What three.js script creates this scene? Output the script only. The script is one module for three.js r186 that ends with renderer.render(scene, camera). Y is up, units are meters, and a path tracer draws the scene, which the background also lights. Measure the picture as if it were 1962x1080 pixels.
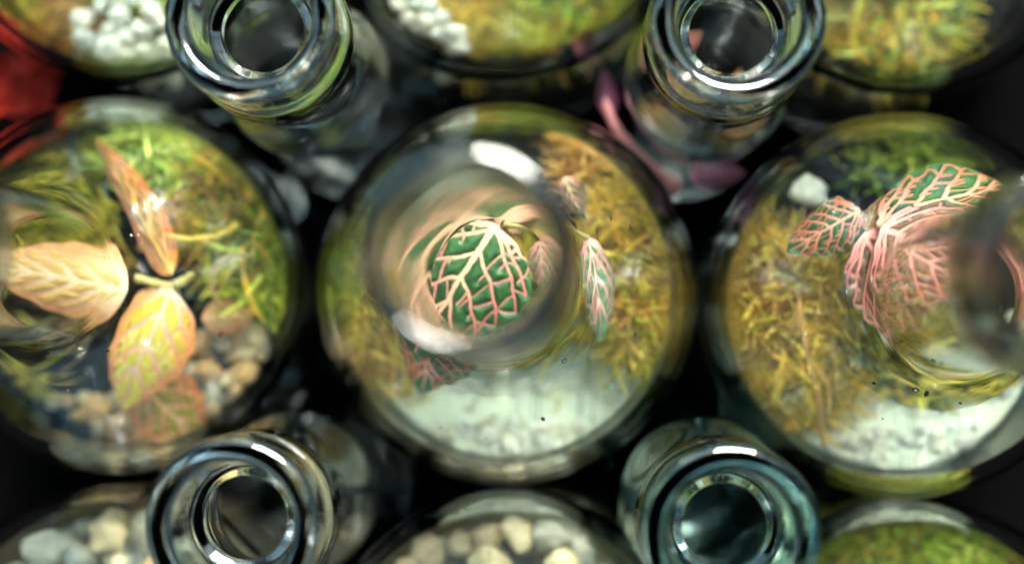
import * as THREE from 'three';
import { mergeGeometries } from 'three/addons/utils/BufferGeometryUtils.js';
import { ImprovedNoise } from 'three/addons/math/ImprovedNoise.js';

// ---------------------------------------------------------------- camera, sky, sun, exposure
// Lengths below are millimetres, turned into metres when a mesh is made. x to the right, z towards the viewer, y up; y = 0 is where the big bottles are widest.
const MM = 0.001, FOCAL = 2725, CX = 981, CY = 540;          // lens in pixels of the 1962 x 1080 photograph
const EYE = new THREE.Vector3(0, 280, 0);
const FWD = new THREE.Vector3(-119, -FOCAL, -157).normalize();
const scene = new THREE.Scene();
const camera = new THREE.PerspectiveCamera(2 * Math.atan(540 / FOCAL) * 180 / Math.PI, 1024 / 563, 0.01, 100);
camera.position.copy(EYE).multiplyScalar(MM);
camera.up.set(0, 0, -1);
camera.lookAt(EYE.clone().add(FWD).multiplyScalar(MM));
camera.focus = 0.244;
camera.userData.fStop = 4.4;
camera.updateMatrixWorld(true);

const renderer = new THREE.WebGLRenderer({ antialias: true });
renderer.setSize(1024, 563);
renderer.toneMapping = THREE.LinearToneMapping;
renderer.toneMappingExposure = 4.5;
renderer.shadowMap.enabled = true;

const SUN = new THREE.Vector3(0.14, 0.80, -0.58).normalize();   // behind thin cloud, beyond the far row of bottles
{
  const W = 512, H = 256, d = new Float32Array(W * H * 4);
  const n = new ImprovedNoise();
  for (let j = 0; j < H; j++) for (let i = 0; i < W; i++) {
    const up = ((j + 0.5) / H - 0.5) * Math.PI, ro = ((i + 0.5) / W - 0.5) * 2 * Math.PI;
    const x = Math.cos(ro) * Math.cos(up), y = Math.sin(up), z = Math.sin(ro) * Math.cos(up);
    const c = x * SUN.x + y * SUN.y + z * SUN.z;
    const cloud = 0.5 + 0.6 * n.noise(x * 1.7 + 5, y * 2.6, z * 1.7) + 0.3 * n.noise(x * 4, y * 6 + 9, z * 4);
    const L = 0.66 * (0.42 + 0.85 * Math.max(y, 0)) * (0.72 + 0.5 * cloud) + 1.2 * Math.exp(-(1 - c) / 0.07);
    const w = Math.exp(-(1 - c) / 0.12), k = (j * W + i) * 4;
    const g0 = y < 0 ? 0.25 : 1; d[k] = g0 * L * (0.44 + 0.42 * w); d[k + 1] = g0 * L * (0.86 + 0.08 * w); d[k + 2] = g0 * L * (1.12 - 0.24 * w); d[k + 3] = 1;
  }
  const t = new THREE.DataTexture(d, W, H, THREE.RGBAFormat, THREE.FloatType);
  t.mapping = THREE.EquirectangularReflectionMapping;
  t.magFilter = THREE.LinearFilter; t.needsUpdate = true;
  scene.background = t; scene.environment = t;
}
const sun = new THREE.DirectionalLight(new THREE.Color().setRGB(1, 0.97, 0.84), 4.5);
sun.position.copy(SUN); sun.shadow.radius = 40; sun.castShadow = true;
Object.assign(sun.shadow.camera, { left: -0.3, right: 0.3, top: 0.3, bottom: -0.3, near: 0.1, far: 3 });
scene.add(sun);

// ---------------------------------------------------------------- helpers
let seed = 20240611;
const rnd = () => { seed = (seed + 0x6d2b79f5) | 0; let t = Math.imul(seed ^ (seed >>> 15), 1 | seed); t = (t + Math.imul(t ^ (t >>> 7), 61 | t)) ^ t; return ((t ^ (t >>> 14)) >>> 0) / 4294967296; };
const rr = (a, b) => a + (b - a) * rnd();
const pick = (a) => a[Math.floor(rnd() * a.length)];
const noise = new ImprovedNoise();
const V = (x, y, z) => new THREE.Vector3(x, y, z);
const RIGHT = FWD.clone().cross(V(0, 0, -1)).normalize(), UP = RIGHT.clone().cross(FWD).normalize();
// the point at height h (mm) that the photograph shows at a pixel
function at(px, py, h = 0) {
  const r = FWD.clone().multiplyScalar(FOCAL).addScaledVector(RIGHT, px - CX).addScaledVector(UP, CY - py);
  return EYE.clone().addScaledVector(r, (h - EYE.y) / r.y);
}
const mmPerPx = (h) => (EYE.y - h) / FOCAL;

const taken = new Map();
function numbered(name) { const n = taken.get(name) ?? 0; taken.set(name, n + 1); return n ? name + '_' + String(n).padStart(3, '0') : name; }
function tag(o, label, category, group, kind) {
  if (label) o.userData.label = label;
  if (category) o.userData.category = category;
  if (group) o.userData.group = group;
  if (kind) o.userData.kind = kind;
  return o;
}
function thing(name, pos, label, category, group, kind) {
  const g = new THREE.Group(); g.name = numbered(name); g.position.copy(pos).multiplyScalar(MM); scene.add(g);
  g.userData.origin = undefined; delete g.userData.origin;
  return tag(g, label, category, group, kind);
}
// geometry in mm, relative to `origin` (mm) -> mesh in metres
function mesh(name, geo, mat, parent = scene, origin) {
  if (origin) geo.translate(-origin.x, -origin.y, -origin.z);
  geo.scale(MM, MM, MM);
  const m = new THREE.Mesh(geo, mat); m.name = parent === scene ? numbered(name) : name;
  m.castShadow = m.receiveShadow = true; parent.add(m);
  return m;
}
function place(name, geo, mat, origin, label, category, group, kind) {       // a top-level thing that is one mesh
  const m = mesh(name, geo, mat, scene, origin); m.position.copy(origin).multiplyScalar(MM);
  return tag(m, label, category, group, kind);
}
const std = (o) => new THREE.MeshStandardMaterial(o), phy = (o) => new THREE.MeshPhysicalMaterial(o);
const lin = (r, g, b) => new THREE.Color().setRGB(r, g, b);
function canvasTex(w, h, draw, srgb = true, repeat) {
  const c = document.createElement('canvas'); c.width = w; c.height = h; draw(c.getContext('2d'), w, h);
  const t = new THREE.CanvasTexture(c);
  if (srgb) t.colorSpace = THREE.SRGBColorSpace;
  if (repeat) { t.wrapS = t.wrapT = THREE.RepeatWrapping; t.repeat.set(repeat, repeat); }
  return t;
}

// ---------------------------------------------------------------- bottles
// a profile with rounded corners: [r, y, fillet, mark]
function profile(pts) {
  const out = [];
  pts.forEach(([r, y, f = 0, mark], i) => {
    const add = (a, b, m) => out.push([a, b, m]);
    if (!f || i === 0 || i === pts.length - 1) { add(r, y, mark); return; }
    const p = pts[i - 1], q = pts[i + 1], d1 = Math.hypot(p[0] - r, p[1] - y), d2 = Math.hypot(q[0] - r, q[1] - y), k = Math.min(f, d1 * (p[2] ? 0.49 : 0.95), d2 * (q[2] ? 0.49 : 0.95));
    const a = [r + (p[0] - r) * k / d1, y + (p[1] - y) * k / d1], b = [r + (q[0] - r) * k / d2, y + (q[1] - y) * k / d2], N = 7;
    for (let s = 0; s <= N; s++) { const u = s / N, w0 = (1 - u) ** 2, w1 = 2 * u * (1 - u), w2 = u * u; add(a[0] * w0 + r * w1 + b[0] * w2, a[1] * w0 + y * w1 + b[1] * w2, s === 0 ? mark : undefined); }
  });
  // resample long straight runs so that the unevenness of the glass has vertices to act on
  const fine = [];
  for (let i = 0; i < out.length; i++) {
    fine.push(out[i]);
    if (i + 1 < out.length) { const [a, b] = out[i], [c, d] = out[i + 1], n = Math.floor(Math.hypot(c - a, d - b) / 2.5); for (let s = 1; s <= n; s++) fine.push([a + (c - a) * s / (n + 1), b + (d - b) * s / (n + 1)]); }
  }
  return fine;
}
function lathe(prof, from, to, segs, off, amp, ph) {
  const pos = [], nor = [], uv = [], idx = [], cols = to - from + 1;
  const nrm = (i) => { const a = prof[Math.max(0, i - 1)], b = prof[Math.min(prof.length - 1, i + 1)]; let dr = b[0] - a[0], dy = b[1] - a[1]; const l = Math.hypot(dr, dy) || 1; return [dy / l, -dr / l]; };
  for (let j = 0; j <= segs; j++) {
    const a = (j % segs) / segs * 2 * Math.PI, ca = Math.cos(a), sa = Math.sin(a);
    for (let i = from; i <= to; i++) {
      const [r, y] = prof[i]; let [nr, ny] = nrm(i); if (r < 1e-6) { nr = 0; ny = Math.sign(ny) || 1; }
      const e = amp * Math.min(1, r / 6) * (noise.noise(ca * 1.3 + ph, y * 0.05 + nr * 3, sa * 1.3 + off) + 0.35 * noise.noise(ca * 3.1 + ph, y * 0.13 + nr * 2, sa * 3.1 - off));
      const R = r + e * nr, Y = y + e * ny;
      pos.push(R * ca, Y, R * sa); nor.push(nr * ca, ny, nr * sa); uv.push(j / segs, i / prof.length);
    }
  }
  for (let j = 0; j < segs; j++) for (let i = 0; i < cols - 1; i++) { const p = j * cols + i, q = p + cols; idx.push(p, p + 1, q, q, p + 1, q + 1); }
  const g = new THREE.BufferGeometry();
  g.setAttribute('position', new THREE.Float32BufferAttribute(pos, 3)); g.setAttribute('normal', new THREE.Float32BufferAttribute(nor, 3)); g.setAttribute('uv', new THREE.Float32BufferAttribute(uv, 2)); g.setIndex(idx);
  return g;
}
const FLOOR = -52;
const BIG = profile([
  [0, -49.5], [20, -50, 6], [31, FLOOR, 3], [37.1, FLOOR + 0.6, 6, ], [37.1, 12, 9], [26, 27.5, 11],
  [12.7, 38, 9.5, 'neck'], [12.3, 88, 1.5, 'lip'], [13.9, 90, 1.2], [14.1, 92.5, 0.9], [13.7, 94.5, 0.9], [13.8, 101, 1.0], [13.6, 107, 3.4], [10.6, 107.3, 2.8], [9.7, 97, 0.8], [9.5, 95.5, 0.8], [10.2, 92, 1.4, 'neckin'], [10.5, 36.5, 10, 'bodyin'],
  [24.6, 25.2, 10], [33.8, 10.8, 7.5],
  [33.8, -43, 5], [24, -46.5, 5], [0, -45],
]);
const SLIM = profile([
  [0, -50.5], [9, -50.5, 3], [14, FLOOR, 2], [16.2, FLOOR + 0.6, 3], [16.2, 12, 5], [13.6, 22, 5, 'neck'], [12.4, 36, 1.2, 'lip'], [14.3, 38.0, 1.2], [14.5, 40.4, 0.9], [14.0, 42.4, 0.8], [14.2, 50, 1.5], [14.0, 56.4, 3.6], [10.3, 56.6, 2.4], [9.3, 52.5, 2],
  [8.9, 46.6, 0.6], [6.9, 45.7, 0.45], [7.1, 43.4, 0.7], [9.6, 40, 2, 'neckin'], [10.2, 22, 5, 'bodyin'], [14.4, 10, 5], [14.4, -46, 3], [9, -48, 3], [0, -47.5],
]);
const marks = (p) => Object.fromEntries(['neck', 'lip', 'neckin', 'bodyin'].map((m) => [m, p.findIndex((q) => q[2] === m)]));
function bottle(name, prof, x, z, mat, ph, label, category, group) {
  const m = marks(prof), n = prof.length - 1, t = thing(name, V(x, FLOOR, z), label, category, group), o = V(0, FLOOR, 0), amp = name === 'glass_bottle' ? 0.28 : 0.14;
  const part = (nm, ranges, segs) => mesh(nm, mergeGeometries(ranges.map(([a, b]) => lathe(prof, a, b, segs, 0, amp, ph))), mat, t, o);
  part('body', [[0, m.neck], [m.bodyin, n]], 144);
  part('neck', [[m.neck, m.lip], [m.neckin, m.bodyin]], 144);
  part('lip', [[m.lip, m.neckin]], 144);
  return t;
}
const glass = phy({ color: lin(0.94, 0.985, 0.98), roughness: 0.0, ior: 1.5, transmission: 1, thickness: 0.002 });
const tealGlass = phy({ color: lin(0.68, 0.93, 0.87), roughness: 0.0, ior: 1.5, transmission: 1, thickness: 0.002 });

// the places of the nine big bottles (pixel of the widest ring) and of the slim ones in the gaps
const B = {}, S = {};
for (const [k, px, py] of [['L', 222, 545], ['C', 969, 562], ['R', 1724, 584], ['TL', 228, -198], ['TC', 962, -205], ['TR', 1738, -185], ['BL', 212, 1295], ['BC', 972, 1314], ['BR', 1760, 1336]]) B[k] = at(px, py, 5);
for (const [k, px, py] of [['TL', 482, 36], ['TR', 1412, 38], ['BL', 447, 1003], ['BR', 1399, 1018]]) S[k] = at(px, py, 54);
const innerBig = (y) => (y <= 4 ? 33.8 : y < 24 ? 33.8 - (y - 4) * 0.475 : y < 34 ? 24.3 - (y - 24) * 1.33 : 10.2);
const innerSlim = (y) => (y <= 8 ? 14.4 : y > 22 ? 9 : 14.4 - (y - 8) * 0.3);
function clampInto(b, geo, margin = 0.9, inner = innerBig) {      // keeps what grows in a bottle inside its wall
  const p = geo.attributes.position;
  for (let i = 0; i < p.count; i++) {
    const x = p.getX(i) - b.x, z = p.getZ(i) - b.z, y = Math.min(p.getY(i), 33.5), r = Math.hypot(x, z), R = inner(Math.max(y, -44)) - margin;
    if (r > R) p.setXYZ(i, b.x + x * R / r, y, b.z + z * R / r); else p.setY(i, y);
  }
  return geo;
}

// ---------------------------------------------------------------- leaves with netted veins
function outline(t) { return Math.pow(Math.sin(Math.PI * Math.pow(t, 0.72)), 0.8) * (1 - 0.12 * t); }
const mix = (a, b, t) => a.map((v, i) => v + (b[i] - v) * t);
const css = (c, a = 1) => `rgba(${c.map((v) => Math.round(Math.max(0, Math.min(255, v)))).join(',')},${a})`;
function leafMaterial(sd, p) {
  const keep = seed; seed = sd;
  const S2 = 512, lines = [];
  const X = (s) => (0.5 + 0.47 * s) * S2, Y = (t) => (1 - t) * S2;
  const rib = (u) => [0.02 * Math.sin(u * 5 + sd), u];
  const curve = (n, f, w0, w1, lvl) => { const pts = []; for (let i = 0; i <= n; i++) pts.push(f(i / n)); const bent = pts.map(([a, b]) => [a + 0.028 * noise.noise(a * 4 + sd, b * 6, 1) + 0.006 * noise.noise(a * 16, b * 22, sd), b + 0.022 * noise.noise(a * 4, b * 6 + sd, 5) + 0.004 * noise.noise(a * 18, b * 20, sd + 3)]); lines.push({ pts: bent, w0, w1, lvl }); return pts; };
  curve(40, (u) => rib(u * 0.97), p.mid, p.mid * 0.3, 0);
  for (const side of [-1, 1]) {
    const sec = [], n = p.n;
    for (let i = 0; i < n; i++) {
      const te = 0.09 + 0.88 * Math.pow((i + 0.25) / n, 0.95) + rr(-0.012, 0.012) + (side > 0 ? 0.02 : 0), t0 = Math.max(0.004 + 0.012 * i, te - p.rise * (1.05 - 0.5 * i / n)), se = side * outline(te) * 0.95;
      const s0 = rib(t0)[0], j1 = rr(-0.02, 0.02), bow = rr(0.10, 0.18);
      sec.push(curve(24, (u) => [s0 + (se - s0) * (Math.pow(u, 0.9) * (1 + 0.12 * (1 - u))) + j1 * Math.sin(u * 7), t0 + (te - t0) * (u + bow * (u * u - u) * 0.9) + 0.006 * Math.sin(u * 11 + i * 2)], p.sec, p.sec * 0.36, 1));
    }
    for (let i = 0; i + 1 < n; i++) {
      const a = sec[i], b = sec[i + 1], loopAt = 17 + Math.floor(rnd() * 4), A = a[24], Bq = b[loopAt];
      curve(10, (u) => [A[0] + (Bq[0] - A[0]) * u + side * 0.05 * Math.sin(Math.PI * u), A[1] + (Bq[1] - A[1]) * u], p.sec * 0.36, p.sec * 0.3, 2);
      for (let k = 0; k < p.cross; k++) {
        const ia = Math.round(24 * (0.2 + 0.62 * (k + rr(0.1, 0.8)) / p.cross)), P = a[ia], want = Math.abs(P[0]) - rr(0.06, 0.2), ib = b.reduce((m, q, z) => (Math.abs(Math.abs(q[0]) - want) < Math.abs(Math.abs(b[m][0]) - want) ? z : m), 2), Q = b[ib], w = p.ter * rr(0.45, 1.2), bend = rr(-0.045, 0.045);
        const stop = rnd() < (p.gaps ?? 0.25) ? rr(0.2, 0.6) : 1;
        curve(8, (u) => [P[0] + (Q[0] - P[0]) * u * stop, P[1] + (Q[1] - P[1]) * u * stop + bend * Math.sin(Math.PI * u)], w, w * 0.75, 3);
      }
    }
  }
  const stroke = (g, color, extra, only) => { for (const l of lines) { for (let i = 0; i + 1 < l.pts.length; i++) { const [s, t] = l.pts[i], [s1, t1] = l.pts[i + 1], u = i / l.pts.length; g.strokeStyle = color(t, Math.abs(s), l.lvl); g.lineWidth = (l.w0 + (l.w1 - l.w0) * u) * (1 + (only ? 0.25 * Math.sin(i * 2.3 + l.w0 * 7) : 0)) + extra; g.lineCap = 'round'; g.beginPath(); g.moveTo(X(s), Y(t)); g.lineTo(X(s1), Y(t1)); g.stroke(); } } };
  const map = canvasTex(S2, S2, (g) => {
    for (let y = 0; y < S2; y += 4) for (let x = 0; x < S2; x += 4) {
      const s = (x / S2 - 0.5) / 0.47, t = 1 - y / S2, e = Math.min(1, Math.max(0, (Math.abs(s) / Math.max(0.05, outline(Math.min(0.99, Math.max(0.01, t)))) - 0.55) / 0.45));
      const f = 0.5 + 0.5 * noise.noise(x * 0.02 + sd, y * 0.02, 3) + 0.35 * noise.noise(x * 0.09, y * 0.09, sd);
      g.fillStyle = css(mix(mix(p.dark, p.light, Math.min(1, Math.max(0, f))), p.edge, p.edgeAmount * e * (0.6 + 0.6 * rnd()))); g.fillRect(x, y, 4, 4);
    }
    for (let i = 0; i < 2600; i++) { g.fillStyle = css(p.fleck, rr(0.05, 0.4)); g.fillRect(rnd() * S2, rnd() * S2, rr(1, 2.6), rr(1, 2.6)); }
    for (let i = 0; i < 60; i++) { g.fillStyle = css(mix(p.dark, [0, 0, 0], 0.6), rr(0.3, 0.8)); g.beginPath(); g.arc(rnd() * S2, rnd() * S2, rr(1, 3), 0, 7); g.fill(); }
    for (let i = 0; i < (p.spots ?? 5); i++) {           // brown spots and worn places
      const t = rr(0.08, 0.9), s = (rnd() < 0.5 ? -1 : 1) * outline(t) * rr(0.55, 0.98), r = rr(3, 13);
      for (let k = 0; k < 14; k++) { g.fillStyle = css(mix([110, 62, 24], [60, 34, 16], rnd()), rr(0.15, 0.45)); g.beginPath(); g.arc(X(s) + rr(-r, r), Y(t) + rr(-r, r) * 1.3, r * rr(0.15, 0.5), 0, 7); g.fill(); }
    }
    stroke(g, () => css(mix(p.light, p.tip, 0.45), 0.5), 5, true);
    stroke(g, (t, s, l) => css(mix(p.vein, p.tip, Math.min(1, Math.max(0, s * 1.15 + (t - 0.35) * 0.9 + (l === 3 ? 0.3 : 0)))) ), 0, true);
    stroke(g, (t, s, l) => css(mix(p.vein, [255, 246, 220], 0.4), l < 2 ? 0.35 * Math.max(0, 1 - s * 1.6) : 0), -5, false);
  });
  const bump = canvasTex(S2, S2, (g) => {
    g.fillStyle = '#fff'; g.fillRect(0, 0, S2, S2);
    for (const [e, v] of [[34, 0.93], [27, 0.84], [21, 0.72], [15, 0.58], [10, 0.44], [6, 0.33], [2, 0.25]]) stroke(g, () => css([v * 255, v * 255, v * 255]), e, false);
    for (let i = 0; i < 9000; i++) { const v = rnd() * 255; g.fillStyle = css([v, v, v], 0.13); g.fillRect(rnd() * S2, rnd() * S2, 3, 3); }
  }, false);
  seed = keep;
  return phy({ map, bumpMap: bump, bumpScale: p.bump ?? 0.0007, roughness: p.rough ?? 0.42, transmission: p.through ?? 0.0, thickness: 0, side: THREE.DoubleSide });
}
const GREEN = { mid: 20, sec: 11, ter: 6, n: 6, cross: 4, gaps: 0.4, rise: 0.46, dark: [14, 58, 22], light: [54, 108, 46], edge: [30, 90, 40], edgeAmount: 0.3, fleck: [150, 205, 160], vein: [238, 174, 136], tip: [214, 96, 106], rough: 0.38 };
const MAT = {
  green: leafMaterial(11, GREEN),
  pale: leafMaterial(23, { ...GREEN, dark: [50, 96, 60], light: [120, 160, 118], vein: [232, 150, 140], tip: [214, 110, 116], sec: 20, ter: 12, cross: 3, n: 5 }),
  coral: leafMaterial(37, { ...GREEN, mid: 22, sec: 15, ter: 11, n: 7, cross: 4, rise: 0.36, dark: [22, 72, 24], light: [62, 122, 48], vein: [236, 150, 122], tip: [228, 94, 74] }),
  rose: leafMaterial(41, { ...GREEN, mid: 26, sec: 20, ter: 12, n: 6, cross: 3, dark: [84, 74, 50], light: [150, 100, 82], vein: [222, 134, 126], tip: [200, 98, 96], fleck: [240, 150, 140] }),
  lime: leafMaterial(53, { ...GREEN, spots: 16, mid: 24, sec: 18, ter: 8, n: 5, cross: 2, rise: 0.38, bump: 0.00025, dark: [224, 196, 40], light: [248, 236, 96], edge: [244, 120, 66], edgeAmount: 0.75, fleck: [255, 246, 150], vein: [255, 208, 176], tip: [250, 134, 116], through: 0.4, rough: 1 }),
  peach: leafMaterial(67, { ...GREEN, spots: 14, mid: 26, sec: 24, ter: 9, n: 7, cross: 2, dark: [228, 172, 84], light: [250, 214, 130], edge: [250, 150, 90], edgeAmount: 0.7, fleck: [255, 240, 180], vein: [255, 226, 180], tip: [250, 160, 120], through: 0.35, rough: 1 }),
  rust: leafMaterial(71, { ...GREEN, spots: 22, mid: 20, sec: 10, ter: 5, n: 6, cross: 2, dark: [128, 92, 16], light: [176, 124, 30], edge: [236, 120, 60], edgeAmount: 0.95, fleck: [230, 190, 90], vein: [230, 170, 80], tip: [238, 130, 80], through: 0.3, rough: 1 }),
  magenta: leafMaterial(97, { ...GREEN, dark: [46, 10, 34], light: [84, 20, 54], edge: [90, 30, 60], fleck: [230, 130, 170], vein: [120, 50, 84], tip: [96, 30, 64] }),
  olive: leafMaterial(83, { ...GREEN, spots: 20, mid: 22, sec: 14, ter: 7, n: 5, cross: 2, dark: [126, 120, 22], light: [170, 150, 44], edge: [228, 108, 48], edgeAmount: 0.9, fleck: [230, 200, 100], vein: [240, 170, 120], tip: [238, 124, 92], through: 0.3, rough: 1 }),
};
function leafGeo(b, t, half, o = {}) {
  const { up = V(0, 1, 0), cup = 0.25, arch = 0.08, droop = 0.0, fold = 0, twist = 0, wave = 0.04 } = o;
  const d = t.clone().sub(b), L = d.length(); d.normalize();
  const nh = up.clone().addScaledVector(d, -up.dot(d)).normalize(), side = d.clone().cross(nh).normalize();
  const NT = 36, NS = 24, pos = [], uv = [], idx = [], ph = rnd() * 9;
  for (let i = 0; i <= NT; i++) for (let j = 0; j <= NS; j++) {
    const v = i / NT, s = j / NS * 2 - 1, w = Math.max(0.012, outline(Math.min(0.999, Math.max(0.001, v)))), a = twist * (v - 0.3), c = Math.cos(a), sn = Math.sin(a);
    const e = s * w, edge = 1 + 0.03 * Math.sin(v * 31 + s * 2 + ph) * Math.abs(s);
    const lift = -cup * e * e * half - fold * Math.abs(e) * half + wave * half * Math.sin(v * 9 + s * 2.5 + ph) * Math.abs(s);
    const x = e * half * edge, y0 = lift, yy = x * sn + y0 * c + arch * L * Math.sin(Math.PI * v) - droop * L * v * v, xx = x * c - y0 * sn;
    const q = b.clone().addScaledVector(d, v * L).addScaledVector(side, xx).addScaledVector(nh, yy);
    pos.push(q.x, q.y, q.z); uv.push(0.5 + 0.47 * e, v);
  }
  for (let i = 0; i < NT; i++) for (let j = 0; j < NS; j++) { const p = i * (NS + 1) + j, q = p + NS + 1; idx.push(p, p + 1, q, q, p + 1, q + 1); }
  const g = new THREE.BufferGeometry();
  g.setAttribute('position', new THREE.Float32BufferAttribute(pos, 3)); g.setAttribute('uv', new THREE.Float32BufferAttribute(uv, 2)); g.setIndex(idx);
  return g;
}
function tube(pts, r0, r1, sides = 8, n = 16) {
  const c = new THREE.CatmullRomCurve3(pts), g = new THREE.TubeGeometry(c, n, 1, sides, false), p = g.attributes.position, knot = rnd() * 3;
  for (let i = 0; i <= n; i++) { const q = c.getPointAt(i / n), r = (r0 + (r1 - r0) * i / n) * (1 + 0.22 * Math.pow(Math.max(0, Math.cos(i / n * 12 + knot)), 8) + 0.1 * noise.noise(i * 0.35, knot, 2)); for (let j = 0; j <= sides; j++) { const k = i * (sides + 1) + j; p.setXYZ(k, q.x + (p.getX(k) - q.x) * r, q.y + (p.getY(k) - q.y) * r, q.z + (p.getZ(k) - q.z) * r); } }
  g.computeVertexNormals();
  return g;
}
function grow(bot, origin, label) {
  const t = thing('nerve_plant', origin, label, 'plant');
  const inner = bot.slim ? innerSlim : innerBig, ax = bot.slim ?? bot;
  return {
    t,
    leaf(b, tip, halfPx, mat, o, label2) { const g = clampInto(ax, leafGeo(b, tip, halfPx * mmPerPx((b.y + tip.y) / 2), o), 1.0, inner); g.computeVertexNormals(); const m = mesh('leaf', g, mat, t, origin); if (label2) m.userData.label = label2; return m; },
    stem(pts, r0, r1, mat) { return mesh('stem', clampInto(ax, tube(pts, r0, r1), 1.0, inner), mat, t, origin); },
  };
}
const stemTex = canvasTex(128, 128, (g, w) => { g.fillStyle = '#e6e2da'; g.fillRect(0, 0, w, w); for (let i = 0; i < 900; i++) { const v = 90 + rnd() * 165; g.fillStyle = css([v, v * 0.9, v * 0.8], rr(0.1, 0.5)); g.fillRect(rnd() * w, rnd() * w, rr(2, 16), rr(0.6, 2)); } });
const stemMat = std({ map: stemTex, color: lin(0.40, 0.33, 0.11), roughness: 0.6 }), creamStem = std({ map: stemTex, color: lin(0.50, 0.44, 0.15), roughness: 0.55 }), pinkStem = std({ map: stemTex, color: lin(0.24, 0.085, 0.10), roughness: 0.55 });

// ---------------------------------------------------------------- moss, soil, pebbles
const mossMat = std({ vertexColors: true, roughness: 0.85, side: THREE.DoubleSide });
const MOSS = {
  gold: [[0.72, 0.44, 0.07], [0.56, 0.32, 0.05], [0.80, 0.58, 0.14], [0.38, 0.22, 0.04], [0.56, 0.46, 0.06]],
  brown: [[0.66, 0.32, 0.08], [0.50, 0.23, 0.05], [0.76, 0.46, 0.16], [0.30, 0.14, 0.03]],
  olive: [[0.41, 0.38, 0.04], [0.30, 0.30, 0.03], [0.57, 0.49, 0.08], [0.19, 0.20, 0.02], [0.49, 0.30, 0.06]],
  rust: [[0.55, 0.22, 0.05], [0.66, 0.32, 0.08], [0.34, 0.14, 0.03]],
  green: [[0.35, 0.49, 0.06], [0.22, 0.35, 0.03], [0.54, 0.62, 0.11], [0.14, 0.22, 0.02], [0.46, 0.46, 0.07]],
  fresh: [[0.54, 0.68, 0.18], [0.41, 0.57, 0.11], [0.68, 0.74, 0.24], [0.24, 0.41, 0.08]],
};
function mossGeo(bot, blobs, inner = innerBig) {
  const pos = [], col = [], idx = [];
  for (const [px, py, h, rx, ry, n, pal, thick = 0.42, len = 6.5] of blobs) {
    const c = at(px, py, h), k = mmPerPx(h);
    for (let i = 0; i < n; i++) {
      const a = rnd() * 6.283, q = Math.sqrt(rnd()), x = c.x + Math.cos(a) * q * rx * k, z = c.z + Math.sin(a) * q * ry * k;
      const lump = 3.6 * noise.noise(x * 0.2, z * 0.2, 1.5) + 1.5 * noise.noise(x * 0.6, z * 0.6, 4), p = V(x, h + lump - 4.5 * q * q + rr(-2.6, 0.6), z);
      const dir = V(rr(-1, 1), rr(-0.35, 0.75), rr(-1, 1)).normalize(), turn = V(rr(-1, 1), rr(-0.8, 0.5), rr(-1, 1)).multiplyScalar(0.45), base = MOSS[pal][Math.floor(Math.min(0.999, Math.max(0, 0.5 + 0.75 * noise.noise(x * 0.3 + 9, z * 0.3, h) + rr(-0.35, 0.35))) * MOSS[pal].length)], tone = rr(0.3, 1.45), l = len * rr(0.5, 1.3), N = 6, w = thick * rr(0.6, 1.9);
      const sideV = dir.clone().cross(V(rr(-1, 1), 1, rr(-1, 1))).normalize(), s0 = pos.length / 3;
      for (let s = 0; s <= N; s++) {
        const r = w * (1 - 0.75 * (s / N) ** 2) * (0.75 + 0.5 * (s % 2)), up = dir.clone().cross(sideV).normalize();
        for (let e = 0; e < 3; e++) { const b = e * 2.094; pos.push(p.x + (sideV.x * Math.cos(b) + up.x * Math.sin(b)) * r, p.y + (sideV.y * Math.cos(b) + up.y * Math.sin(b)) * r, p.z + (sideV.z * Math.cos(b) + up.z * Math.sin(b)) * r); col.push(base[0] * tone, base[1] * tone, base[2] * tone * 0.7); }
        p.addScaledVector(dir, l / N); dir.addScaledVector(turn, 1 / N * 2).normalize(); sideV.addScaledVector(dir, -sideV.dot(dir)).normalize();
      }
      for (let s = 0; s < N; s++) for (let e = 0; e < 3; e++) { const a0 = s0 + s * 3 + e, a1 = s0 + s * 3 + (e + 1) % 3; idx.push(a0, a1, a0 + 3, a1, a1 + 3, a0 + 3); }
    }
  }
  const g = new THREE.BufferGeometry();
  g.setAttribute('position', new THREE.Float32BufferAttribute(pos, 3)); g.setAttribute('color', new THREE.Float32BufferAttribute(col, 3)); g.setIndex(idx);
  clampInto(bot, g, 0.5, inner); g.computeVertexNormals();
  return g;
}
const soilTex = canvasTex(256, 256, (g, w) => { g.fillStyle = '#14110e'; g.fillRect(0, 0, w, w); for (let i = 0; i < 5000; i++) { const v = rnd(); g.fillStyle = css(mix([10, 9, 9], [72, 50, 34], v * v * v * v), 0.8); g.fillRect(rnd() * w, rnd() * w, rr(1, 5), rr(1, 4)); } });
const soilMat = std({ map: soilTex, roughness: 0.95 });

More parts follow.
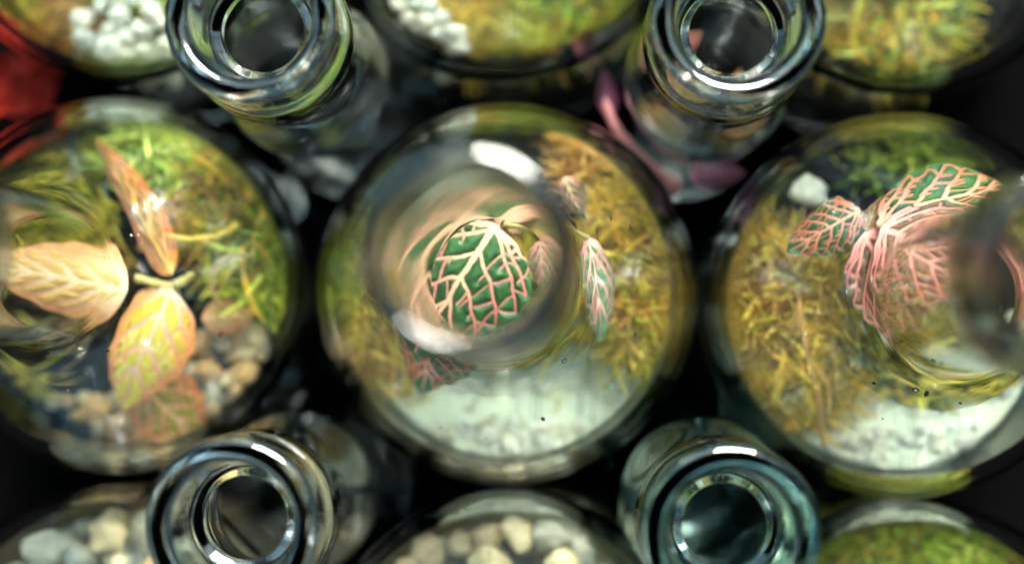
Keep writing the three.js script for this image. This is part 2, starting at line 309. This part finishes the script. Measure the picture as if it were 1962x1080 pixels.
function soil(b, top, R, label, mat = soilMat, name = 'soil_layer', category = 'soil', bump = 2.2, bottom = -42.4, slope = 0) {
  const pos = [], uv = [], idx = [], NR = 22, NA = 64;
  for (let i = 0; i <= NR + 1; i++) for (let j = 0; j <= NA; j++) {
    const a = (j % NA) / NA * 6.28318, r = R * Math.min(1, i / NR), x = r * Math.cos(a), z = r * Math.sin(a);
    const y = i > NR ? bottom : top + slope * z + bump * (noise.noise((b.x + x) * 0.12, (b.z + z) * 0.12, 7) + 0.6 * noise.noise((b.x + x) * 0.4, (b.z + z) * 0.4, 2) + 0.3 * noise.noise(x * 1.1, z * 1.1, 4));
    pos.push(b.x + x * (i > NR ? 0.9 : 1), y, b.z + z * (i > NR ? 0.9 : 1)); uv.push(x / 20, z / 20 + (i > NR ? 0.6 : 0));
  }
  for (let i = 0; i <= NR; i++) for (let j = 0; j < NA; j++) { const p = i * (NA + 1) + j, q = p + NA + 1; idx.push(p, p + 1, q, q, p + 1, q + 1); }
  const g = new THREE.BufferGeometry();
  g.setAttribute('position', new THREE.Float32BufferAttribute(pos, 3)); g.setAttribute('uv', new THREE.Float32BufferAttribute(uv, 2)); g.setIndex(idx); g.computeVertexNormals();
  return place(name, g, mat, V(b.x, bottom, b.z), label, category, null, 'stuff');
}
const grain = canvasTex(256, 256, (g, w) => { g.fillStyle = '#e4e4e0'; g.fillRect(0, 0, w, w); for (let i = 0; i < 3500; i++) { const v = rnd() * 255; g.fillStyle = css([v, v * 0.97, v * 0.9], rr(0.04, 0.3)); g.beginPath(); g.arc(rnd() * w, rnd() * w, rr(0.6, 4), 0, 7); g.fill(); } for (let i = 0; i < 14; i++) { g.strokeStyle = css([120, 100, 80], 0.25); g.lineWidth = rr(1, 4); g.beginPath(); g.moveTo(rnd() * w, rnd() * w); g.lineTo(rnd() * w, rnd() * w); g.stroke(); } });
const sandMat = std({ color: lin(0.70, 0.78, 0.64), map: grain, roughness: 0.9 });
const stone = (r, g, b) => std({ color: lin(r, g, b), map: grain, roughness: 0.75 });
const STONES = {
  white: [stone(0.82, 0.84, 0.74), stone(0.72, 0.76, 0.68), stone(0.86, 0.84, 0.70)],
  mixed: [stone(0.72, 0.60, 0.36), stone(0.50, 0.50, 0.42), stone(0.66, 0.66, 0.56), stone(0.66, 0.42, 0.18), stone(0.14, 0.15, 0.16), stone(0.58, 0.46, 0.30), stone(0.80, 0.72, 0.54), stone(0.78, 0.66, 0.44), stone(0.36, 0.36, 0.30)],
};
STONES.tan = [STONES.mixed[0], STONES.mixed[3], STONES.mixed[5], STONES.mixed[1], stone(0.60, 0.40, 0.22)];
const PEB = [];
for (let k = 0; k < 7; k++) {
  let g = new THREE.IcosahedronGeometry(1, 3).toNonIndexed(); const p = g.attributes.position, sx = rr(0.85, 1.25), sy = rr(0.6, 0.85), sz = rr(0.8, 1.1);
  for (let i = 0; i < p.count; i++) { const x = p.getX(i), y = p.getY(i), z = p.getZ(i), f = 1 + 0.46 * noise.noise(x * 1.2 + k * 7, y * 1.2, z * 1.2) + 0.2 * noise.noise(x * 2.4, y * 2.4 + k * 5, z * 2.4) + 0.06 * noise.noise(x * 6, y * 6, z * 6 + k); p.setXYZ(i, x * f * sx, y * f * sy, z * f * sz); }
  g.deleteAttribute('normal'); const u = g.attributes.uv; 
  // smooth normals by position
  const nm = new Map(), key = (i) => [p.getX(i), p.getY(i), p.getZ(i)].map((v) => v.toFixed(4)).join(), n = new Float32Array(p.count * 3), A = V(), Bv = V(), C = V();
  for (let i = 0; i < p.count; i += 3) { A.fromBufferAttribute(p, i); Bv.fromBufferAttribute(p, i + 1); C.fromBufferAttribute(p, i + 2); const f = Bv.clone().sub(A).cross(C.clone().sub(A)); for (let e = 0; e < 3; e++) { const q = key(i + e); nm.set(q, (nm.get(q) ?? V()).add(f)); } }
  for (let i = 0; i < p.count; i++) { const q = nm.get(key(i)).clone().normalize(); n.set([q.x, q.y, q.z], i * 3); }
  g.setAttribute('normal', new THREE.BufferAttribute(n, 3)); g.scale(MM, MM, MM); PEB.push(g);
}
// pebbles thrown into an ellipse (pixels, height in mm) of one bottle; they come to lie side by side
function pebbles(bot, list, mats, name, label, category, inner = innerBig) {
  const o = V(bot.x, list[0][2], bot.z), t = thing(name, o, label, category), done = [];
  for (const [px, py, h, rx, ry, n, r0, r1, mt] of list) {
    const c = at(px, py, h), k = mmPerPx(h);
    for (let i = 0, tries = 0; i < n && tries < n * 40; tries++) {
      const a = rnd() * 6.283, q = Math.sqrt(rnd()), r = rr(r0, r1), x = c.x + Math.cos(a) * q * rx * k, z = c.z + Math.sin(a) * q * ry * k;
      if (Math.hypot(x - bot.x, z - bot.z) > inner(h) - r * 1.25) continue;
      const near = done.filter((d) => Math.hypot(d[0] - x, d[1] - z, d[3] - h) < (d[2] + r) * 0.86);
      if (near.length) continue;
      done.push([x, z, r, h]); i++;
      const m = new THREE.Mesh(pick(PEB), pick(mt ?? mats)); m.name = 'pebble'; m.castShadow = m.receiveShadow = true;
      m.position.set(x - o.x, h - o.y + rr(-0.6, 0.6), z - o.z).multiplyScalar(MM); m.rotation.set(rr(-0.5, 0.5), rnd() * 6.283, rr(-0.5, 0.5)); m.scale.setScalar(r * 1.02); t.add(m);
    }
  }
  return t;
}

// ---------------------------------------------------------------- the setting
{
  const g = new THREE.BoxGeometry(900, 30, 700); 
  const m = place('table_top', g, phy({ color: lin(0.0008, 0.0008, 0.0009), specularIntensity: 0.03, roughness: 1 }), V(-20, FLOOR - 15, -25), 'dark table top under the bottles', null, null, 'structure');
  m.geometry.translate(-0.02, (FLOOR - 15) * MM, -0.025);
}

{ // the place round the table: paving, and the dark awning that the rims mirror
  const b = (name, w, h, d, x, y, z, mat, label) => { const g = new THREE.BoxGeometry(w, h, d).translate(x, y, z); return place(name, g, mat, V(x, y, z), label, null, null, 'structure'); };
  b('ground', 24000, 40, 24000, 0, -840, 0, std({ color: lin(0.12, 0.115, 0.11), roughness: 0.9 }), 'grey paving round the table');
  const plaster = std({ color: lin(0.028, 0.062, 0.09), roughness: 0.9 });
  b('wall', 9000, 2700, 200, 0, 500, -3600, plaster, 'blue-grey wall across the lane');
  b('wall', 200, 2400, 6600, -2700, 350, -100, plaster, 'blue-grey wall to the left of the table');
  b('wall', 200, 2400, 6600, 2700, 350, -100, plaster, 'blue-grey wall to the right of the table');
  b('wall', 9000, 2000, 200, 0, 150, 3400, plaster, 'low blue-grey wall behind the viewer');
  b('roof', 1900, 30, 1500, 0, 760, 480, std({ color: lin(0.03, 0.03, 0.034), roughness: 0.9 }), 'dark awning above the table');
}

// ---------------------------------------------------------------- build: bottles
const big = (k, ph, label) => bottle('glass_bottle', BIG, B[k].x, B[k].z, glass, ph, label, 'bottle', 'wide glass bottles standing in rows').userData.bottleKey = k;
big('C', 1.3, 'wide clear glass bottle in the middle, its mouth over a large green pink-veined leaf');
big('L', 4.1, 'wide clear glass bottle at the left edge holding a yellow-green pink-veined plant');
big('R', 7.7, 'wide clear glass bottle at the right edge with a small coral-veined leaf and moss');
big('TL', 2.2, 'wide clear glass bottle in the top left corner with white gravel at its wall');
big('TC', 5.9, 'wide clear glass bottle at the top middle filled with green and brown moss');
big('TR', 9.4, 'wide clear glass bottle in the top right corner with loose yellow-green moss');
big('BL', 3.6, 'wide clear glass bottle in the bottom left corner filled with pale tan pebbles');
big('BC', 8.2, 'wide clear glass bottle at the bottom middle filled with grey and tan pebbles');
big('BR', 6.5, 'wide clear glass bottle in the bottom right corner with low green moss');
const slim = (k, ph, mat, label) => bottle('slim_bottle', SLIM, S[k].x, S[k].z, mat, ph, label, 'bottle', 'slim glass bottles standing in the gaps');
slim('TL', 11.2, glass, 'slim clear glass bottle with thick rim at upper left, beside the white gravel');
slim('TR', 12.9, glass, 'slim clear glass bottle with thick rim at upper right, with pink leaves inside');
slim('BL', 14.3, glass, 'slim clear glass bottle with thick rim at lower left, beside the tan pebbles');
slim('BR', 15.8, tealGlass, 'slim teal tinted glass bottle with thick rim at lower right');

// ---------------------------------------------------------------- build: what is in them
// middle
soil(B.C, -16, 33.65, 'pale sand at the near side of the middle bottle', sandMat, 'sand_layer', 'sand', 1.8, -42.4, 0.34);
soil({ x: B.C.x, z: B.C.z - 2 }, -15, 31.8, 'dark soil at the far side of the middle bottle', soilMat, 'soil_layer', 'soil', 2.2, -40, -0.25);
pebbles(B.C, [[985, 860, -5.0, 270, 50, 26, 0.9, 1.9], [985, 760, -10, 300, 60, 30, 1.0, 2.2], [700, 700, -14, 60, 60, 8, 1.8, 3.2], [1035, 235, -6, 60, 24, 3, 3, 4]], STONES.white, 'gravel_bed', 'pale white gravel at the near side of the middle bottle', 'gravel');
place('moss_clump', mossGeo(B.C, [[1200, 470, 9, 90, 190, 1900, 'gold', 0.24, 7.5], [1150, 310, 7, 90, 80, 560, 'brown', 0.26, 8], [1215, 590, 7, 85, 120, 700, 'olive', 0.26, 9], [1230, 520, 9, 70, 140, 260, 'rust', 0.24, 8], [670, 540, 2, 70, 140, 600, 'green', 0.26, 8], [700, 640, 2, 70, 90, 420, 'gold', 0.26, 8], [690, 690, 2, 60, 40, 80, 'rust', 0.3, 6], [960, 560, 0, 190, 90, 420, 'olive', 0.28, 8], [770, 730, -6, 90, 40, 120, 'olive'], [985, 790, -6, 260, 70, 34, 'olive', 0.16, 6], [1000, 850, -4, 220, 50, 14, 'brown', 0.14, 4]]), mossMat, V(B.C.x, -10, B.C.z), 'golden brown and green moss ring around the plant in the middle bottle', 'moss');
{
  const o = at(960, 500, 0), p = grow(B.C, o, 'green nerve plant with pink and cream veins in the middle bottle');
  const node = at(965, 430, 26);
  p.stem([at(965, 510, -4), at(980, 470, 12), node], 0.9, 0.7, stemMat);
  p.leaf(at(948, 428, 28), at(802, 672, 21), 138, MAT.green, { cup: 0.22, arch: 0.05, wave: 0.03 });
  p.leaf(at(1116, 462, 23), at(1148, 652, 17), 44, MAT.pale, { cup: 0.3 }, 'narrow pale green leaf with pink net veins');
  p.leaf(at(868, 590, 18), at(806, 750, 11), 80, MAT.coral, { cup: 0.2 });
  p.leaf(at(965, 438, 24), at(1000, 385, 18), 40, MAT.green, { cup: 0.3 });
  p.leaf(at(1035, 462, 24), at(1044, 560, 19), 28, MAT.pale, { cup: 0.3 });
  p.leaf(at(1078, 345, 16), at(1112, 428, 14), 30, MAT.green, { cup: 0.2 });
  p.stem([node, at(1040, 440, 26), at(1116, 462, 23)], 0.6, 0.5, stemMat);
  p.stem([at(965, 500, 8), at(900, 560, 15), at(868, 590, 18)], 0.6, 0.5, stemMat);
}
// right
soil(B.R, -16, 33.65, 'pale sand at the near side of the bottle at the right edge', sandMat, 'sand_layer', 'sand', 1.8, -42.4, 0.34);
soil({ x: B.R.x, z: B.R.z - 2 }, -15, 31.8, 'dark soil at the far side of the bottle at the right edge', soilMat, 'soil_layer', 'soil', 2.2, -40, -0.25);
pebbles(B.R, [[1800, 870, -5.0, 230, 50, 26, 0.9, 1.9], [1800, 780, -10, 240, 60, 30, 1.0, 2.2], [1400, 440, -6, 40, 30, 3, 2.4, 3.2], [1560, 358, 2, 14, 10, 1, 2.6, 2.8]], STONES.white, 'gravel_bed', 'pale white gravel at the near side of the bottle at the right edge', 'gravel');
place('moss_clump', mossGeo(B.R, [[1500, 590, 8, 140, 160, 2300, 'gold', 0.24, 7], [1440, 560, 8, 90, 140, 800, 'rust', 0.24, 6.5], [1470, 500, 11, 90, 80, 50, 'gold', 0.4, 9], [1530, 720, 0, 120, 110, 700, 'gold', 0.26, 8], [1800, 690, -4, 160, 60, 420, 'olive'], [1750, 290, -4, 150, 40, 260, 'green', 0.34, 8], [1700, 520, 4, 180, 120, 420, 'olive'], [1450, 720, -8, 60, 110, 200, 'brown']]), mossMat, V(B.R.x, -10, B.R.z), 'brown and olive moss heap under the coral-veined leaf in the bottle at the right edge', 'moss');
{
  const o = at(1690, 520, 0), p = grow(B.R, o, 'nerve plant with coral pink veins in the bottle at the right edge');
  p.stem([at(1690, 540, -4), at(1670, 470, 10), at(1660, 420, 23)], 0.9, 0.7, stemMat);
  p.leaf(at(1652, 408, 25), at(1514, 486, 19), 54, MAT.coral, { cup: 0.25, arch: 0.07 }, 'small coral-veined leaf');
  p.leaf(at(1668, 450, 23), at(1690, 385, 21), 18, MAT.olive, { cup: 0.3 });
  p.leaf(at(1690, 440, 24), at(1965, 345, 18), 80, MAT.coral, { cup: 0.35, arch: 0.10 });
  p.leaf(at(1665, 455, 23), at(1775, 640, 17), 78, MAT.rose, { cup: 0.25 }, 'pink leaf');
  p.leaf(at(1700, 450, 25), at(1900, 560, 23), 95, MAT.rose, { cup: 0.2 }, 'pink leaf');
}
place('dry_sprig', mergeGeometries([tube([at(1536, 568, 18), at(1540, 620, 16), at(1552, 690, 13), at(1570, 760, 8), at(1578, 860, 0)], 0.25, 0.7, 6, 20), tube([at(1552, 690, 13), at(1585, 730, 10), at(1592, 790, 8)], 0.4, 0.2, 6, 10), leafGeo(at(1538, 640, 15), at(1535, 568, 18), 9 * mmPerPx(22), { fold: 0.6 })].map((g) => { const h = g.index ? g.toNonIndexed() : g; h.deleteAttribute('uv'); h.computeVertexNormals(); return clampInto(B.R, h, 0.9); })), std({ color: lin(0.45, 0.24, 0.07), roughness: 0.8, side: THREE.DoubleSide }), at(1560, 700, 15), 'thin dry brown sprig leaning in the bottle at the right edge', 'sprig');
// left
soil(B.L, -24, 33.7, 'dark soil in the bottle at the left edge', soilMat, 'soil_layer', 'soil', 4);
pebbles(B.L, [[450, 730, -3, 105, 105, 60, 1.5, 3.1, STONES.tan], [440, 740, -8, 120, 100, 40, 1.5, 3.0, STONES.mixed], [150, 830, -14, 150, 70, 26, 1.5, 3.0, STONES.tan]], STONES.mixed, 'gravel_bed', 'tan and grey pebbles at the near side of the bottle at the left edge', 'gravel');
place('moss_clump', mossGeo(B.L, [[330, 290, 2, 150, 90, 900, 'fresh', 0.28, 8], [440, 380, 5, 100, 140, 900, 'olive', 0.28, 9], [420, 360, 5, 100, 120, 260, 'rust', 0.26, 8], [490, 500, 6, 45, 90, 300, 'green', 0.34, 9], [470, 430, 8, 60, 110, 40, 'gold', 0.55, 12], [110, 300, -4, 140, 70, 420, 'olive'], [340, 430, -2, 80, 60, 180, 'brown'], [60, 460, 0, 120, 90, 360, 'olive'], [260, 880, -16, 160, 30, 160, 'brown'], [40, 720, -10, 70, 50, 90, 'olive']]), mossMat, V(B.L.x, -10, B.L.z), 'green and olive moss behind the yellow plant in the bottle at the left edge', 'moss');
{
  const o = at(310, 560, 0), p = grow(B.L, o, 'yellow-green nerve plant with pink veins in the bottle at the left edge');
  p.stem([at(330, 600, -10), at(335, 570, 6), at(325, 548, 18)], 1.0, 0.8, creamStem);
  p.stem([at(325, 548, 18), at(285, 541, 20), at(240, 530, 20)], 0.75, 0.65, creamStem);
  p.stem([at(325, 548, 17), at(345, 540, 15), at(362, 528, 12)], 1.0, 0.7, creamStem);
  p.leaf(at(322, 552, 20), at(236, 782, 9), 90, MAT.lime, { cup: 0.25, arch: 0.08, twist: 0.3 }, 'yellow-green leaf with pink veins');
  p.leaf(at(270, 735, 6), at(395, 850, 0), 76, MAT.olive, { cup: 0.2 }, 'olive leaf with orange edges');
  p.leaf(at(222, 548, 20), at(-50, 505, 21), 84, MAT.peach, { cup: 0.45, arch: 0.12 }, 'pale peach leaf');
  p.leaf(at(322, 525, 16), at(180, 262, 8), 46, MAT.rust, { fold: 0.7, twist: 0.5 }, 'long folded orange leaf');
  p.leaf(at(386, 610, 7), at(490, 600, 6), 36, MAT.olive, { fold: 0.5 });
  p.stem([at(480, 492, 12), at(440, 492, 13), at(408, 515, 12), at(404, 555, 11), at(428, 592, 8)], 0.6, 0.5, stemMat);
}
// top row
soil(B.TL, -24, 33.7, 'dark soil in the bottle in the top left corner');
pebbles(B.TL, [[235, 70, -2, 90, 110, 60, 1.5, 2.7], [235, 120, -8, 100, 60, 34, 1.5, 2.7], [235, 130, -14, 100, 50, 30, 1.6, 2.7]], STONES.white, 'gravel_bed', 'white gravel in the bottle in the top left corner', 'gravel');
place('moss_clump', mossGeo(B.TL, [[70, 30, -14, 100, 70, 700, 'brown', 0.3, 7], [30, 20, -13, 90, 60, 500, 'olive', 0.3, 7], [230, -80, -12, 220, 80, 600, 'green', 0.3, 7]]), mossMat, V(B.TL.x, -10, B.TL.z), 'brown moss beside white gravel in the bottle in the top left corner', 'moss');
soil(B.TC, -24, 33.7, 'dark soil in the bottle at the top middle');
pebbles(B.TC, [[760, 40, -2, 90, 100, 46, 1.6, 3.0], [780, 90, -8, 110, 70, 40, 1.6, 2.8], [790, 110, -15, 100, 60, 32, 1.6, 2.8]], STONES.white, 'gravel_bed', 'white gravel along the wall of the bottle at the top middle', 'gravel');
place('moss_clump', mossGeo(B.TC, [[1080, -12, -15, 150, 100, 1300, 'green', 0.3, 7], [890, 15, -15, 80, 85, 700, 'gold', 0.28, 7], [1000, 22, -16, 110, 70, 700, 'olive', 0.28, 7], [1100, 8, -14, 100, 80, 160, 'rust', 0.26, 6], [1000, -110, -14, 220, 90, 700, 'green', 0.3, 7]]), mossMat, V(B.TC.x, -10, B.TC.z), 'green and gold moss cushion in the bottle at the top middle', 'moss');
soil(B.TR, -24, 33.7, 'dark soil in the bottle in the top right corner');
place('moss_clump', mossGeo(B.TR, [[1710, 30, -15, 130, 90, 700, 'gold', 0.3, 8], [1730, 62, -16, 130, 70, 600, 'olive', 0.3, 7], [1740, 10, -13, 140, 110, 100, 'fresh', 0.5, 9], [1700, 0, -13, 120, 110, 60, 'gold', 0.55, 9], [1740, -90, -8, 180, 70, 300, 'green', 0.5, 7]]), mossMat, V(B.TR.x, -10, B.TR.z), 'loose yellow-green moss tangle in the bottle in the top right corner', 'moss');
// bottom row
soil(B.BL, -18, 33.7, 'brown grit under the pebbles in the bottle in the bottom left corner', std({ color: lin(0.30, 0.24, 0.16), map: grain, roughness: 0.9 }), 'grit_layer', 'grit', 3);
pebbles(B.BL, [[150, 1050, 2, 230, 110, 44, 2.8, 4.8], [150, 1010, -5, 240, 70, 26, 2.8, 4.6], [170, 990, -12, 240, 50, 22, 2.8, 4.4], [180, 980, -20, 240, 50, 22, 2.8, 4.4]], STONES.mixed, 'gravel_bed', 'pale tan pebbles in the bottle in the bottom left corner', 'gravel');
soil(B.BC, -18, 33.7, 'brown grit under the pebbles in the bottle at the bottom middle', std({ color: lin(0.30, 0.24, 0.16), map: grain, roughness: 0.9 }), 'grit_layer', 'grit', 3);
pebbles(B.BC, [[970, 1050, 2, 260, 90, 34, 2.6, 6.2], [970, 1000, -5, 260, 60, 24, 2.6, 5.6], [970, 990, -12, 240, 50, 22, 3, 4.8], [970, 985, -20, 240, 50, 22, 3, 4.8]], STONES.mixed, 'gravel_bed', 'grey and tan pebbles in the bottle at the bottom middle', 'gravel');
soil(B.BR, -24, 33.7, 'dark soil in the bottle in the bottom right corner');
place('moss_clump', mossGeo(B.BR, [[1740, 1065, -10, 160, 70, 1300, 'green', 0.34, 7], [1700, 1070, -9, 120, 60, 200, 'rust', 0.3, 6], [1760, 1130, -10, 220, 80, 900, 'olive', 0.28, 7], [1720, 1020, -16, 120, 40, 400, 'gold', 0.26, 6]]), mossMat, V(B.BR.x, -10, B.BR.z), 'low green moss in the bottle in the bottom right corner', 'moss');
// slim bottles
{
  const o = at(1240, 290, -20), ax = { slim: S.TR }, p = grow(ax, o, 'small plant with pink leaves inside the slim bottle at upper right');
  p.stem([at(1390, 235, -38), at(1380, 190, -20), at(1345, 140, -8), at(1295, 108, -2)], 0.5, 0.4, stemMat);
  p.leaf(at(1290, 110, -2), at(1345, 60, 6), 24, MAT.rose, { cup: 0.3 });
  p.leaf(at(1400, 200, -6), at(1420, 130, 4), 22, MAT.olive, { cup: 0.3 });
}
{
  const o = at(1240, 280, 10), t = thing('fallen_sprig', o, 'fallen sprig with pink stem in the gap beside the upper right slim bottle', 'sprig');
  mesh('stem', tube([at(1160, 195, -4), at(1178, 240, -3), at(1224, 300, -4), at(1296, 362, -8)], 0.9, 1.5, 12, 60), pinkStem, t, o);
  const L = (b, c, h, m, q) => { const g = leafGeo(b, c, h, q); g.computeVertexNormals(); mesh('leaf', g, m, t, o); };
  L(at(1325, 335, -4), at(1432, 332, -8), 3.2, MAT.magenta, { fold: 0.4 });
  L(at(1168, 220, -8), at(1158, 130, -12), 2.2, MAT.magenta, { fold: 0.5 });
}
// red cloth
{
  const g = new THREE.PlaneGeometry(28, 13, 110, 60); g.rotateX(-Math.PI / 2);
  const c = at(-22, 160, -25), p = g.attributes.position;
  for (let i = 0; i < p.count; i++) {
    const x = p.getX(i), z = p.getZ(i), f = noise.noise(x * 0.10, z * 0.14, 3), k = Math.abs(noise.noise(x * 0.16 + 4, z * 0.28 + x * 0.1, 8));
    p.setXYZ(i, x + 1.6 * noise.noise(z * 0.35, x * 0.08, 1), 4 * f - 5 * k + 1.2 * noise.noise(x * 0.7, z * 0.7, 2) - 0.02 * (x * x * 0.3 + z * z), z + 1.8 * noise.noise(x * 0.3, z * 0.1, 6));
  }
  g.translate(c.x, c.y, c.z); g.computeVertexNormals();
  place('red_cloth', g, std({ color: lin(0.30, 0.010, 0.002), roughness: 1, side: THREE.DoubleSide }), c, 'bright red-orange cloth tucked between the bottles at the left edge', 'cloth');
}

// dirt and drops on the shoulders of the bottles
{
  const outer = (y) => (y <= 7 ? 36.6 : y < 14 ? 36.6 - (y - 7) * 0.32 : y < 26 ? 34.4 - (y - 14) * 0.72 : y < 38 ? 25.8 - (y - 26) * 1.05 : 13);
  const dirt = std({ color: lin(0.03, 0.025, 0.02), roughness: 0.8 }), fleck = std({ color: lin(0.5, 0.45, 0.36), roughness: 0.8 }), drop = phy({ color: lin(1, 1, 1), roughness: 0, ior: 1.33, transmission: 1, thickness: 0.001 });
  const put = (key, px, py, r, mat, name, long = 1) => {
    const b = B[key]; let h = 36; while (h > -6) { const q = at(px, py, h); if (Math.hypot(q.x - b.x, q.z - b.z) <= outer(h) + 0.1) break; h -= 0.1; }
    const q = at(px, py, h), y0 = Math.max(h, 0.01), rr_ = q.clone().sub(V(b.x, 0, b.z)), hor = Math.hypot(rr_.x, rr_.z), til = y0 < 7 ? 1.45 : y0 < 26 ? 0.95 : 0.7, n = V(rr_.x / hor * Math.sin(til), Math.cos(til), rr_.z / hor * Math.sin(til));
    const g = new THREE.IcosahedronGeometry(1, 2); const p = g.attributes.position; for (let i = 0; i < p.count; i++) { const f = 1 + (name === 'drop' ? 0 : 0.3 * noise.noise(p.getX(i) * 2 + px, p.getY(i) * 2, p.getZ(i) * 2)); p.setXYZ(i, p.getX(i) * r * f * long, p.getY(i) * r * 0.35 * f, p.getZ(i) * r * f); }
    g.rotateY(rnd() * 6.28); g.applyQuaternion(new THREE.Quaternion().setFromUnitVectors(V(0, 1, 0), n)); g.translate(q.x + n.x * 0.15, q.y + n.y * 0.15, q.z + n.z * 0.15);
    const host = scene.children.find((o) => o.userData.bottleKey === key);
    mesh(name, g, mat, host, V(b.x, FLOOR, b.z));
  };
  for (const [k, px, py, r, m, l] of [['C', 1040, 800, 0.34, dirt, 1.6], ['C', 932, 836, 0.2, dirt], ['C', 1205, 437, 0.22, dirt, 2.4], ['C', 1168, 420, 0.2, dirt, 3], ['C', 845, 815, 0.18, dirt], ['C', 1128, 300, 0.2, fleck], ['C', 700, 560, 0.22, fleck], ['R', 1776, 752, 0.42, dirt, 1.8], ['R', 1676, 733, 0.26, dirt, 1.6], ['R', 1692, 800, 0.16, dirt], ['R', 1840, 770, 0.2, dirt, 2], ['R', 1545, 640, 0.2, fleck], ['L', 205, 670, 0.26, dirt, 1.8], ['L', 262, 452, 0.2, fleck], ['L', 244, 455, 0.24, fleck], ['L', 130, 745, 0.24, fleck], ['L', 360, 330, 0.2, fleck]]) put(k, px, py, r, m, 'speck', l);
  for (const [k, px, py, r] of [['C', 1080, 690, 0.5], ['C', 1215, 640, 0.4], ['R', 1755, 745, 0.6], ['R', 1420, 690, 0.5], ['L', 420, 640, 0.5], ['L', 150, 650, 0.6]]) put(k, px, py, r, drop, 'drop');
}

renderer.render(scene, camera);
